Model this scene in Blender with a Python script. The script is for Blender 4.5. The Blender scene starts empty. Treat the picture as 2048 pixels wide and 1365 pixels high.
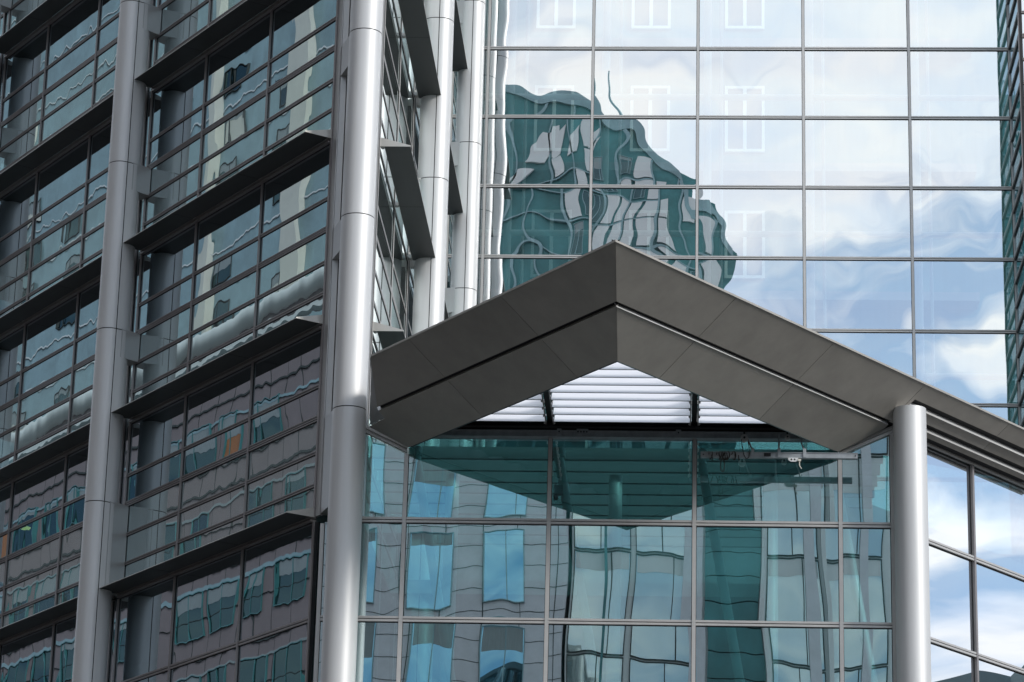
import bpy, bmesh, math, random
from mathutils import Vector as V, Matrix
R = math.radians
random.seed(7)
scene = bpy.context.scene
COL = scene.collection

# ------------------------------------------------------------------ camera
YAW, PITCH, ROLL, F_PX = R(3.35), R(17.93), R(1.477), 5925.0
def _rot(v):
    x, y, z = v
    return V((x * math.cos(YAW) - y * math.sin(YAW), x * math.sin(YAW) + y * math.cos(YAW), z))
_f = V((0, math.cos(PITCH), math.sin(PITCH)))
_u = V((0, -math.sin(PITCH), math.cos(PITCH)))
_r = V((1, 0, 0))
c_r = _rot(_r * math.cos(ROLL) + _u * math.sin(ROLL))
c_u = _rot(_u * math.cos(ROLL) - _r * math.sin(ROLL))
c_f = _rot(_f)
cam = bpy.data.cameras.new("camera")
cam.sensor_width = 36.0
cam.lens = 36.0 * F_PX / 2048.0
cam.clip_start = 0.5
cam.clip_end = 6000
camo = bpy.data.objects.new("camera", cam)
COL.objects.link(camo)
m = Matrix.Identity(4)
for i in range(3):
    m[i][0], m[i][1], m[i][2] = c_r[i], c_u[i], -c_f[i]
m[0][3], m[1][3], m[2][3] = 0, 0, 1.7
camo.matrix_world = m
scene.camera = camo

# ------------------------------------------------------------------ light
SUN_AZ, SUN_EL = R(125), R(24)     # azimuth clockwise from +Y
world = bpy.data.worlds.new("World")
scene.world = world
world.use_nodes = True
wt = world.node_tree
wt.nodes.clear()
def N(t, typ, **kw):
    n = t.nodes.new(typ)
    for k, v in kw.items():
        setattr(n, k, v)
    return n
CLOUD_LOC, CLOUD_LOW, CLOUD_HIGH = (20.5, 13.1, 0.0), -0.04, 0.005
def build_world():
    L = wt.links.new
    out = N(wt, 'ShaderNodeOutputWorld')
    sky = N(wt, 'ShaderNodeTexSky', sky_type='NISHITA', sun_disc=False)
    sky.sun_elevation = SUN_EL
    sky.sun_rotation = SUN_AZ
    sky.air_density = 1.0
    sky.dust_density = 0.1
    sky.ozone_density = 3.0
    bg1 = N(wt, 'ShaderNodeBackground')
    bg1.inputs[1].default_value = 0.15
    L(sky.outputs[0], bg1.inputs[0])
    tc = N(wt, 'ShaderNodeTexCoord')
    sep = N(wt, 'ShaderNodeSeparateXYZ')
    L(tc.outputs['Generated'], sep.inputs[0])
    mx = N(wt, 'ShaderNodeMath', operation='MAXIMUM'); mx.inputs[1].default_value = 0.0
    L(sep.outputs[2], mx.inputs[0])
    ad = N(wt, 'ShaderNodeMath', operation='ADD'); ad.inputs[1].default_value = 0.10
    L(mx.outputs[0], ad.inputs[0])
    dv = N(wt, 'ShaderNodeVectorMath', operation='DIVIDE')
    cb = N(wt, 'ShaderNodeCombineXYZ')
    for i in range(3): L(ad.outputs[0], cb.inputs[i])
    L(tc.outputs['Generated'], dv.inputs[0]); L(cb.outputs[0], dv.inputs[1])
    mp = N(wt, 'ShaderNodeMapping')
    mp.inputs['Location'].default_value = CLOUD_LOC
    mp.inputs['Scale'].default_value = (1.0, 1.0, 0.0)
    L(dv.outputs[0], mp.inputs[0])
    n1 = N(wt, 'ShaderNodeTexNoise'); n1.inputs['Scale'].default_value = 3.1
    n1.inputs['Detail'].default_value = 7; n1.inputs['Roughness'].default_value = 0.52
    n1.inputs['Distortion'].default_value = 0.7
    L(mp.outputs[0], n1.inputs['Vector'])
    r1 = N(wt, 'ShaderNodeValToRGB')
    r1.color_ramp.elements[0].position = 0.40; r1.color_ramp.elements[0].color = (.24, .24, .24, 1)
    r1.color_ramp.elements[1].position = 0.54; r1.color_ramp.elements[1].color = (1, 1, 1, 1)
    el = N(wt, 'ShaderNodeMapRange'); el.inputs['From Min'].default_value = 0.27; el.inputs['From Max'].default_value = 0.40
    el.inputs['To Min'].default_value = CLOUD_LOW; el.inputs['To Max'].default_value = CLOUD_HIGH
    L(sep.outputs[2], el.inputs[0])
    cv = N(wt, 'ShaderNodeMath', operation='ADD'); L(n1.outputs[0], cv.inputs[0]); L(el.outputs[0], cv.inputs[1])
    L(cv.outputs[0], r1.inputs[0])
    n2 = N(wt, 'ShaderNodeTexNoise'); n2.inputs['Scale'].default_value = 6.0
    n2.inputs['Detail'].default_value = 5
    L(mp.outputs[0], n2.inputs['Vector'])
    r2 = N(wt, 'ShaderNodeValToRGB')
    r2.color_ramp.elements[0].position = 0.32; r2.color_ramp.elements[0].color = (0.74, 0.83, 0.97, 1)
    r2.color_ramp.elements[1].position = 0.62; r2.color_ramp.elements[1].color = (1.0, 1.0, 1.0, 1)
    L(n2.outputs[0], r2.inputs[0])
    bg2 = N(wt, 'ShaderNodeBackground'); bg2.inputs[1].default_value = 1.25
    L(r2.outputs[0], bg2.inputs[0])
    mix = N(wt, 'ShaderNodeMixShader')
    L(r1.outputs[0], mix.inputs[0]); L(bg1.outputs[0], mix.inputs[1]); L(bg2.outputs[0], mix.inputs[2])
    L(mix.outputs[0], out.inputs[0])
build_world()
sd = bpy.data.lights.new("sun", 'SUN')
sd.energy = 2.3
sd.angle = R(16)
sd.color = (1.0, 0.96, 0.9)
so = bpy.data.objects.new("sun", sd)
COL.objects.link(so)
sdir = V((math.sin(SUN_AZ) * math.cos(SUN_EL), math.cos(SUN_AZ) * math.cos(SUN_EL), math.sin(SUN_EL)))
so.rotation_euler = sdir.to_track_quat('Z', 'Y').to_euler()
so.location = (60, -40, 80)
scene.view_settings.view_transform = 'Standard'
scene.view_settings.look = 'None'
scene.view_settings.gamma = 1.0
scene.view_settings.exposure = 0.08
scene.cycles.max_bounces = 10
scene.cycles.glossy_bounces = 6
scene.cycles.diffuse_bounces = 4
scene.cycles.transparent_max_bounces = 16

# ------------------------------------------------------------------ materials
def new_mat(name):
    mt = bpy.data.materials.new(name)
    mt.use_nodes = True
    mt.node_tree.nodes.clear()
    return mt, mt.node_tree, mt.node_tree.links.new
def paint(name, col, rough=0.5, metal=0.0, var=0.08, scale=3.0, bump=0.0, stretch=(1, 1, 1), spec=0.5, panel=0.0):
    mt, t, L = new_mat(name)
    o = N(t, 'ShaderNodeOutputMaterial'); b = N(t, 'ShaderNodeBsdfPrincipled')
    tc = N(t, 'ShaderNodeNewGeometry'); mp = N(t, 'ShaderNodeMapping'); mp.inputs['Scale'].default_value = stretch
    L(tc.outputs['Position'], mp.inputs[0])
    nz = N(t, 'ShaderNodeTexNoise'); nz.inputs['Scale'].default_value = scale; nz.inputs['Detail'].default_value = 6
    nz.inputs['Roughness'].default_value = 0.65
    L(mp.outputs[0], nz.inputs['Vector'])
    cr = N(t, 'ShaderNodeValToRGB')
    lo = tuple(max(0, c * (1 - var)) for c in col); hi = tuple(min(1, c * (1 + var)) for c in col)
    cr.color_ramp.elements[0].position = 0.3; cr.color_ramp.elements[0].color = (*lo, 1)
    cr.color_ramp.elements[1].position = 0.7; cr.color_ramp.elements[1].color = (*hi, 1)
    L(nz.outputs[0], cr.inputs[0])
    if panel:      # slight tone change from one sheet to the next
        oi = N(t, 'ShaderNodeObjectInfo'); pm = N(t, 'ShaderNodeMapRange'); pm.inputs['To Min'].default_value = 1 - panel; pm.inputs['To Max'].default_value = 1 + panel
        L(oi.outputs['Random'], pm.inputs[0]); sc_ = N(t, 'ShaderNodeVectorMath', operation='SCALE'); L(cr.outputs[0], sc_.inputs[0]); L(pm.outputs[0], sc_.inputs['Scale'])
        L(sc_.outputs[0], b.inputs['Base Color'])
    else:
        L(cr.outputs[0], b.inputs['Base Color'])
    b.inputs['Metallic'].default_value = metal
    b.inputs['Specular IOR Level'].default_value = spec
    mr = N(t, 'ShaderNodeMapRange'); mr.inputs['To Min'].default_value = max(0.02, rough - 0.06); mr.inputs['To Max'].default_value = rough + 0.06
    L(nz.outputs[0], mr.inputs[0]); L(mr.outputs[0], b.inputs['Roughness'])
    if bump:
        bp = N(t, 'ShaderNodeBump'); bp.inputs['Strength'].default_value = 1.0; bp.inputs['Distance'].default_value = bump
        L(nz.outputs[0], bp.inputs['Height']); L(bp.outputs[0], b.inputs['Normal'])
    L(b.outputs[0], o.inputs[0])
    return mt
def glass(name, tcol, rcol, refl, waves, rough=0.0, dirt=0.0, frit=0.0):
    """Coated facade glass: mirror layer over a tinted clear body; waves = [(amp, (kx,ky,kz))] roller-wave warp of the pane."""
    mt, t, L = new_mat(name)
    o = N(t, 'ShaderNodeOutputMaterial')
    geo = N(t, 'ShaderNodeNewGeometry'); oi = N(t, 'ShaderNodeObjectInfo')
    off = N(t, 'ShaderNodeVectorMath', operation='SCALE'); off.inputs[0].default_value = (37.0, 51.0, 23.0)
    L(oi.outputs['Random'], off.inputs['Scale'])
    nrm = geo.outputs['Normal']
    for amp, ks, indep in waves:
        pos = geo.outputs['Position']
        ml = N(t, 'ShaderNodeVectorMath', operation='MULTIPLY'); ml.inputs[1].default_value = ks
        L(pos, ml.inputs[0]); src = ml.outputs[0]
        if indep:
            a2 = N(t, 'ShaderNodeVectorMath', operation='ADD'); L(src, a2.inputs[0]); L(off.outputs[0], a2.inputs[1]); src = a2.outputs[0]
        nz = N(t, 'ShaderNodeTexNoise'); nz.inputs['Scale'].default_value = 1.0; nz.inputs['Detail'].default_value = 1.0
        nz.inputs['Roughness'].default_value = 0.4
        L(src, nz.inputs['Vector'])
        sb = N(t, 'ShaderNodeVectorMath', operation='SUBTRACT'); sb.inputs[1].default_value = (0.5, 0.5, 0.5)
        L(nz.outputs['Color'], sb.inputs[0])
        sc = N(t, 'ShaderNodeVectorMath', operation='SCALE'); sc.inputs['Scale'].default_value = amp
        L(sb.outputs[0], sc.inputs[0])
        ad = N(t, 'ShaderNodeVectorMath', operation='ADD'); L(nrm, ad.inputs[0]); L(sc.outputs[0], ad.inputs[1]); nrm = ad.outputs[0]
    nm = N(t, 'ShaderNodeVectorMath', operation='NORMALIZE'); L(nrm, nm.inputs[0])
    gl = N(t, 'ShaderNodeBsdfGlossy'); gl.inputs['Color'].default_value = (*rcol, 1); gl.inputs['Roughness'].default_value = rough
    L(nm.outputs[0], gl.inputs['Normal'])
    tr = N(t, 'ShaderNodeBsdfTransparent'); tr.inputs[0].default_value = (*tcol, 1)
    fr = N(t, 'ShaderNodeFresnel'); fr.inputs[0].default_value = 1.5
    f1 = N(t, 'ShaderNodeMapRange'); f1.inputs['To Min'].default_value = refl; f1.inputs['To Max'].default_value = 1.0
    L(fr.outputs[0], f1.inputs[0])
    mx = N(t, 'ShaderNodeMixShader'); L(f1.outputs[0], mx.inputs[0]); L(tr.outputs[0], mx.inputs[1]); L(gl.outputs[0], mx.inputs[2])
    last = mx.outputs[0]
    if frit:
        fd = N(t, 'ShaderNodeBsdfDiffuse'); fd.inputs[0].default_value = (0.42, 0.50, 0.52, 1)
        m3 = N(t, 'ShaderNodeMixShader'); m3.inputs[0].default_value = frit; L(last, m3.inputs[1]); L(fd.outputs[0], m3.inputs[2]); last = m3.outputs[0]
    if dirt:
        df = N(t, 'ShaderNodeBsdfDiffuse'); df.inputs[0].default_value = (0.5, 0.55, 0.55, 1)
        ml = N(t, 'ShaderNodeVectorMath', operation='MULTIPLY'); ml.inputs[1].default_value = (9, 9, 0.7)
        L(geo.outputs['Position'], ml.inputs[0])
        nz = N(t, 'ShaderNodeTexNoise'); nz.inputs['Scale'].default_value = 1.0; nz.inputs['Detail'].default_value = 5
        L(ml.outputs[0], nz.inputs['Vector'])
        dm = N(t, 'ShaderNodeMapRange'); dm.inputs['From Min'].default_value = 0.35; dm.inputs['From Max'].default_value = 0.75; dm.inputs['To Max'].default_value = dirt
        L(nz.outputs[0], dm.inputs[0])
        m2 = N(t, 'ShaderNodeMixShader'); L(dm.outputs[0], m2.inputs[0]); L(last, m2.inputs[1]); L(df.outputs[0], m2.inputs[2]); last = m2.outputs[0]
    L(last, o.inputs[0])
    return mt
def clear(name, col):
    mt, t, L = new_mat(name)
    o = N(t, 'ShaderNodeOutputMaterial'); tr = N(t, 'ShaderNodeBsdfTransparent'); tr.inputs[0].default_value = (*col, 1)
    L(tr.outputs[0], o.inputs[0])
    return mt
def lampmat(name, col, s):
    mt, t, L = new_mat(name)
    o = N(t, 'ShaderNodeOutputMaterial'); e = N(t, 'ShaderNodeEmission'); e.inputs[0].default_value = (*col, 1); e.inputs[1].default_value = s
    L(e.outputs[0], o.inputs[0])
    return mt
M = {}
M['column'] = paint('column aluminium paint', (0.60, 0.605, 0.61), 0.50, 0.3, 0.06, 2.2, stretch=(2.2, 2.2, 0.16))
M['clad'] = paint('cladding metal', (0.42, 0.42, 0.42), 0.42, 0.55, 0.05, 1.5)
M['frame'] = paint('mullion metal', (0.27, 0.25, 0.25), 0.38, 0.4, 0.06, 2.0)
M['framel'] = paint('light mullion metal', (0.50, 0.49, 0.48), 0.38, 0.3, 0.06, 2.0)
M['dark'] = paint('dark gasket and shade', (0.012, 0.013, 0.015), 0.6, 0.0, 0.1, 3.0)
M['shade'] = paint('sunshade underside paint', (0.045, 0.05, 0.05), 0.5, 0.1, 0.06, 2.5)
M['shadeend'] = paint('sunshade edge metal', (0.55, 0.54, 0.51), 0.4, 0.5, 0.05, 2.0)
M['soffit'] = paint('canopy panel paint', (0.35, 0.33, 0.30), 0.42, 0.25, 0.10, 1.6, panel=0.07)
M['slotw'] = paint('lit slot and plate white', (0.80, 0.80, 0.80), 0.35, 0.3, 0.03, 2.0)
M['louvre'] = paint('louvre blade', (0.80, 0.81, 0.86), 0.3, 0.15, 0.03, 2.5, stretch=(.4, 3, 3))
M['beam'] = paint('galvanised beam', (0.36, 0.38, 0.40), 0.45, 0.6, 0.22, 5.0)
M['rope'] = paint('rope', (0.05, 0.045, 0.04), 0.9, 0, 0.2, 40)
M['inner'] = paint('dark teal interior and shade', (0.05, 0.08, 0.085), 0.7, 0, 0.2, 0.7)
M['innerw'] = paint('interior white metal', (0.80, 0.83, 0.82), 0.4, 0.1, 0.04, 2)
M['innerg'] = paint('interior grey', (0.22, 0.25, 0.26), 0.6, 0, 0.1, 1)
M['asphalt'] = paint('asphalt', (0.06, 0.06, 0.06), 0.9, 0, 0.2, 6, bump=0.01)
M['hill'] = paint('hill', (0.06, 0.09, 0.10), 0.9, 0, 0.3, 0.02)
M['stone'] = paint('grey stone', (0.72, 0.71, 0.75), 0.7, 0, 0.10, 0.8)
M['joint'] = paint('stone joint', (0.05, 0.06, 0.06), 0.8, 0, 0.1, 2)
M['pink'] = paint('pink stone', (0.25, 0.20, 0.205), 0.7, 0, 0.10, 0.6)
M['cream'] = paint('cream stone', (0.68, 0.67, 0.60), 0.6, 0, 0.08, 0.6)
M['white'] = paint('white cladding', (0.74, 0.76, 0.76), 0.5, 0, 0.05, 0.6)
M['tealdark'] = paint('dark teal wall', (0.05, 0.19, 0.20), 0.4, 0.1, 0.45, 0.25)
M['tealwall'] = paint('teal spandrel', (0.24, 0.36, 0.39), 0.35, 0.2, 0.25, 0.4)
M['blind'] = paint('window blind', (0.30, 0.34, 0.35), 0.7, 0, 0.12, 3.0, stretch=(6, 6, .5))
M['orange'] = paint('orange blind', (0.42, 0.17, 0.07), 0.7, 0, 0.1, 2)
M['innert'] = paint('interior teal wall', (0.07, 0.21, 0.22), 0.7, 0, 0.2, 0.7)
M['clear'] = clear('glass body', (0.9, 0.96, 0.95))
M['g_e'] = glass('entrance glass', (0.24, 0.62, 0.65), (0.80, 0.96, 0.98), 0.58, [(0.009, (.3, .3, .2), True), (0.004, (1.5, 1.5, .35), True)], dirt=0.012)
M['g_u'] = glass('curtain wall glass', (0.78, 0.97, 0.96), (0.96, 0.985, 1.0), 0.67, [(0.012, (.25, .25, .28), True), (0.013, (.8, .8, .7), True)], dirt=0.015)
M['g_f1'] = glass('office window glass', (0.12, 0.24, 0.26), (0.70, 0.82, 0.89), 0.52, [(0.005, (.4, .4, .6), True), (0.0042, (2.6, 2.6, .5), True)], dirt=0.012)
M['g_f1b'] = glass('office spandrel glass', (0.10, 0.18, 0.20), (0.72, 0.86, 0.88), 0.60, [(0.005, (.4, .4, .6), True), (0.0042, (2.6, 2.6, .5), True)], dirt=0.02, frit=0.16)
M['g_f2'] = glass('courtyard face glass', (0.15, 0.28, 0.30), (0.88, 0.96, 0.97), 0.66, [(0.004, (.4, .4, .6), True)], dirt=0.02)
M['g_w'] = glass('side hall glass', (0.3, 0.5, 0.52), (0.93, 0.96, 1.0), 0.74, [(0.008, (.3, .3, .3), True)])
M['g_env'] = glass('distant window glass', (0.02, 0.08, 0.09), (0.17, 0.27, 0.29), 0.32, [(0.02, (.3, .3, .3), True)])

# ------------------------------------------------------------------ mesh helpers
class Fr:
    def __init__(s, o, u, v, w=(0, 0, 1)):
        s.o, s.u, s.v, s.w = V(o), V(u).normalized(), V(v).normalized(), V(w).normalized()
    def p(s, a, b, c):
        return s.o + s.u * a + s.v * b + s.w * c
class MB:
    def __init__(s):
        s.v, s.f, s.m = [], [], []
    def face(s, pts, mi=0):
        b = len(s.v); s.v += [tuple(p) for p in pts]; s.f.append(tuple(range(b, b + len(pts)))); s.m.append(mi)
    def hexa(s, P, mi=0, faces=None):
        b = len(s.v); s.v += [tuple(p) for p in P]
        for i, f in enumerate(((0, 3, 2, 1), (4, 5, 6, 7), (0, 1, 5, 4), (1, 2, 6, 5), (2, 3, 7, 6), (3, 0, 4, 7))):
            s.f.append(tuple(b + k for k in f)); s.m.append(mi if faces is None else faces[i])
        return s
    def box(s, fr, a, b, c, mi=0):
        P = [fr.p(x, y, z) for z in c for (x, y) in ((a[0], b[0]), (a[1], b[0]), (a[1], b[1]), (a[0], b[1]))]
        return s.hexa(P, mi)
    def prism(s, poly, vec, mi=0, mi_side=None):
        n = len(poly); b = len(s.v); vec = V(vec)
        s.v += [tuple(p) for p in poly] + [tuple(V(p) + vec) for p in poly]
        s.f.append(tuple(range(b, b + n))); s.m.append(mi)
        s.f.append(tuple(b + n + k for k in reversed(range(n)))); s.m.append(mi if mi_side is None else mi_side)
        for i in range(n):
            j = (i + 1) % n
            s.f.append((b + i, b + n + i, b + n + j, b + j)); s.m.append(mi if mi_side is None else mi_side)
        return s
    def cyl(s, p0, p1, r0, r1=None, n=16, mi=0):
        p0, p1 = V(p0), V(p1); r1 = r0 if r1 is None else r1
        ax = (p1 - p0).normalized(); t = V((0, 0, 1)) if abs(ax.z) < 0.9 else V((1, 0, 0))
        x = ax.cross(t).normalized(); y = ax.cross(x)
        b = len(s.v)
        for p, r in ((p0, r0), (p1, r1)):
            for i in range(n):
                a = 2 * math.pi * i / n
                s.v.append(tuple(p + x * (r * math.cos(a)) + y * (r * math.sin(a))))
        for i in range(n):
            j = (i + 1) % n
            s.f.append((b + i, b + j, b + n + j, b + n + i)); s.m.append(mi)
        s.f.append(tuple(b + i for i in reversed(range(n)))); s.m.append(mi)
        s.f.append(tuple(b + n + i for i in range(n))); s.m.append(mi)
        return s
    def tube(s, pts, r, n=8, mi=0):
        for a, b in zip(pts[:-1], pts[1:]):
            s.cyl(a, b, r, r, n, mi)
        return s
    def obj(s, name, mats, parent=None, smooth=False):
        me = bpy.data.meshes.new(name)
        me.from_pydata(s.v, [], s.f)
        if not isinstance(mats, (list, tuple)): mats = [mats]
        for x in mats: me.materials.append(x)
        me.polygons.foreach_set('material_index', s.m)
        bm = bmesh.new(); bm.from_mesh(me)
        bmesh.ops.recalc_face_normals(bm, faces=bm.faces)
        bm.to_mesh(me); bm.free()
        if smooth:
            me.polygons.foreach_set('use_smooth', [True] * len(me.polygons))
            me.set_sharp_from_angle(angle=R(smooth if smooth is not True else 35))
        o = bpy.data.objects.new(name, me)
        COL.objects.link(o)
        if parent is not None: o.parent = parent
        return o
def tag(o, label, cat, group=None, kind=None):
    if label: o['label'] = label
    if cat: o['category'] = cat
    if group: o['group'] = group
    if kind: o['kind'] = kind
    return o
def thing(name, label, cat, loc=(0, 0, 0), group=None):
    o = bpy.data.objects.new(name, None)
    COL.objects.link(o); o.empty_display_size = 0.5
    o.location = loc
    return tag(o, label, cat, group)
class Thing:
    """parts are built in world coordinates, then hung under the Empty at the thing's base"""
    def __init__(s, name, label, cat, loc, group=None):
        s.o = thing(name, label, cat, loc, group); s.loc = V(loc)
    def add(s, mb, name, mats, smooth=False, under=None, label=None, kind=None):
        o = mb.obj(name, mats, None, smooth)
        o.parent = under if under is not None else s.o
        if under is None: o.matrix_parent_inverse = Matrix.Translation(-s.loc)
        if label: o['label'] = label
        if kind: o['kind'] = kind
        return o

SA, CA = math.sin(R(36.2)), math.cos(R(36.2))
Z0, ST = 18.29, 4.57
K1 = V((-7.96, 64.0, 0))
F1 = Fr(K1, (-SA, CA, 0), (-CA, -SA, 0))
F2 = Fr((-7.03, 64.5, 0), (0, 1, 0), (1, 0, 0))
FE = Fr((0, 64.0, 0), (1, 0, 0), (0, -1, 0))
FU = Fr((0, 84.5, 0), (1, 0, 0), (0, -1, 0))
FW = Fr((5.72, 65.44, 0), (SA, CA, 0), (CA, -SA, 0))

def pane(T, fr, u0, u1, z0, z1, mat, name='window', v=0.0, z1b=None, stuff=None):
    """glass pane box: front face coated glass, other faces clear. z1b = top height at u1 when the head slopes"""
    z1b = z1 if z1b is None else z1b
    g = 0.004
    mb = stuff if stuff is not None else MB()
    P = [fr.p(u0 + g, v - .02, z0 + g), fr.p(u1 - g, v - .02, z0 + g), fr.p(u1 - g, v, z0 + g), fr.p(u0 + g, v, z0 + g),
         fr.p(u0 + g, v - .02, z1 - g), fr.p(u1 - g, v - .02, z1b - g), fr.p(u1 - g, v, z1b - g), fr.p(u0 + g, v, z1 - g)]
    mb.hexa(P, 1, faces=(1, 1, 1, 1, 0, 1))
    if stuff is None:
        return T.add(mb, name, [mat, M['clear']])
def bar_h(T, fr, u0, u1, z, n, name='transom', mat=None, h=.04, gap=.022, dep=.035, v=0.0):
    """horizontal glazing bar of n fins with dark reveals between"""
    mb = MB(); tot = n * h + (n - 1) * gap; z = z - tot / 2
    for i in range(n):
        a = z + i * (h + gap)
        mb.box(fr, (u0, u1), (v - .05, v + dep), (a, a + h), 0)
        if i < n - 1: mb.box(fr, (u0, u1), (v - .05, v + dep * .25), (a + h, a + h + gap), 1)
    mb.box(fr, (u0, u1), (v - .05, v + .012), (z - .018, z), 1)  # black strip painting in the shadow under the bar
    return T.add(mb, name, [mat or M['frame'], M['dark']])
def bar_v(T, fr, u, z0, z1, w=.07, name='mullion', mat=None, dep=.05, v=0.0):
    mb = MB()
    mb.box(fr, (u - w / 2, u + w / 2), (v - .08, v + dep), (z0, z1), 0)
    mb.box(fr, (u - w / 2 - .012, u - w / 2), (v - .08, v + .015), (z0, z1), 1)
    mb.box(fr, (u + w / 2, u + w / 2 + .012), (v - .08, v + .015), (z0, z1), 1)
    return T.add(mb, name, [mat or M['frame'], M['dark']])

def stadium(cx, cy, ax, D, Ls, n=20):
    """outline points of a rounded column section: semicircle towards +ax, straight Ls, semicircle behind; seam notches at the tangents"""
    ax = V((ax[0], ax[1], 0)).normalized(); ay = V((-ax.y, ax.x, 0)); r = D / 2; pts = []
    for i in range(n + 1):
        a = -math.pi / 2 + math.pi * i / n
        pts.append(V((cx, cy, 0)) + ax * (r * math.cos(a) + Ls / 2) + ay * (r * math.sin(a)))
    for i in range(n + 1):
        a = math.pi / 2 + math.pi * i / n
        pts.append(V((cx, cy, 0)) + ax * (r * math.cos(a) - Ls / 2) + ay * (r * math.sin(a)))
    return pts
def column(T, cx, cy, ax, D, Ls, z0, z1, rings, name='column'):
    pts = stadium(cx, cy, ax, D, Ls, 28)
    c = V((cx, cy, 0)); axv = V((ax[0], ax[1], 0)).normalized(); ayv = V((-axv.y, axv.x, 0))
    seam = set()
    if Ls > 0:    # dark seam right behind the front semicircle on both sides
        q = []
        for i, p in enumerate(pts):
            q.append(p)
            if i == 28:
                seam.update(range(len(q) - 1, len(q) + 2))
                q += [p - axv * .001 - ayv * .02, p - axv * .021 - ayv * .02, p - axv * .022]
            if i == 57:
                e = pts[0]
                seam.update(range(len(q), len(q) + 3))
                q += [e - axv * .022, e - axv * .021 + ayv * .02, e - axv * .001 + ayv * .02]
        pts = q
    levels = [(z0, 0)]
    for z in rings:
        levels += [(z - .012, 0), (z - .011, 1), (z + .011, 1), (z + .012, 0)]
    levels.append((z1, 0))
    mb = MB(); n = len(pts)
    for z, k in levels:
        for p in pts:
            q = p if not k else c + (p - c) * (1 - .018)
            mb.v.append((q.x, q.y, z))
    for L_ in range(len(levels) - 1):
        for i in range(n):
            j = (i + 1) % n
            mb.f.append((L_ * n + i, L_ * n + j, (L_ + 1) * n + j, (L_ + 1) * n + i)); mb.m.append(1 if (levels[L_][1] and levels[L_ + 1][1]) or i in seam else 0)
    mb.f.append(tuple(reversed(range(n)))); mb.m.append(0)
    mb.f.append(tuple(range((len(levels) - 1) * n, len(levels) * n))); mb.m.append(0)
    return T.add(mb, name, [M['column'], M['dark']], smooth=30) if T else (mb)

# ================================================================== setting
g = MB(); g.face([(-3000, -3000, 0), (3000, -3000, 0), (3000, 3000, 0), (-3000, 3000, 0)])
tag(g.obj('ground', M['asphalt']), None, None, kind='structure')
def hill():
    mb = MB(); n = 60; rows = []
    for i in range(n + 1):
        az = R(40 + 55 * i / n)
        h = 192 + 12 * math.sin(i * .35) + 9 * math.sin(i * .9 + 1) + 4 * math.sin(i * 2.3)
        ds = [(760, 0), (820, h * .6), (900, h), (1050, h * .5), (1200, 0)]
        rows.append([(d * math.sin(az), d * math.cos(az), z) for d, z in ds])
    for i in range(n):
        for k in range(4):
            mb.face([rows[i][k], rows[i + 1][k], rows[i + 1][k + 1], rows[i][k + 1]])
    tag(mb.obj('hill', M['hill'], smooth=60), None, None, kind='structure')
hill()

# ================================================================== left office building
OB = Thing('office_building', 'teal glass office building on the left with black sunshades and round silver columns', 'building', (-7.96, 64, 0))
us1 = [0.2, 3.55, 7.0, 10.1, 10.45, 13.9, 17.35, 20.4, 20.75, 24.2, 27.6]
ZT = Z0 + ST * 7
def office_face(fr, us, tiers, vis_lim=None):
    cnt = 0
    for i in range(len(us) - 1):
        a, b = us[i], us[i + 1]
        if b - a < .6 and fr is F1:
            pass
        w = .035
        for k in tiers:
            zt = Z0 + ST * (k + 1); zb = Z0 + ST * k
            rows = [(zt - 1.46, zt, 'window', 'g_f1'), (zt - 2.19, zt - 1.46, 'window', 'g_f1'), (zt - 3.04, zt - 2.26, 'spandrel_panel', 'g_f1b'), (zt - 3.80, zt - 3.04, 'spandrel_panel', 'g_f1b'), (zb, zt - 3.80, 'spandrel_panel', 'g_f1b')]
            for z0, z1, nm, mt in rows:
                yield (a + w, b - w, z0, z1, nm, mt, k, i)
count = {}
extra = {'window': MB(), 'spandrel_panel': MB()}
for fr, us, tag_ in ((F1, us1, 1), (F2, [0.1, 4.15, 8.1, 8.5, 12.5, 16.6, 17.0, 19.95], 2)):
    allp = list(office_face(fr, us, range(0, 7)))
    for a, b, z0, z1, nm, mt, k, i in allp:
        # show largest first: tiers 0..4 near the camera are in the picture, the highest one is not
        key = nm
        inview = (k <= 3 and fr is F1 and i < 7) or (fr is F2 and k <= 3 and i < 3)
        if inview and count.get(key, 0) < 98:
            count[key] = count.get(key, 0) + 1
            pane(OB, fr, a, b, z0, z1, M[mt if fr is F1 else 'g_f2'], nm)
        else:
            pane(OB, fr, a, b, z0, z1, M[mt], nm, stuff=extra[key])
for kx in extra:
    OB.add(extra[kx], kx, [M['g_f1'] if kx == 'window' else M['g_f1b'], M['clear']], kind='stuff')
# tall ground storey glass under the lowest sunshade
for i in range(len(us1) - 1):
    for z0, z1 in ((0.3, 9.1), (9.1, 11.4), (11.4, 13.67), (13.67, 15.96), (15.96, 18.2)):
        pane(OB, F1, us1[i] + .035, us1[i + 1] - .035, z0, z1, M['g_f1'], 'window')
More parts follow.
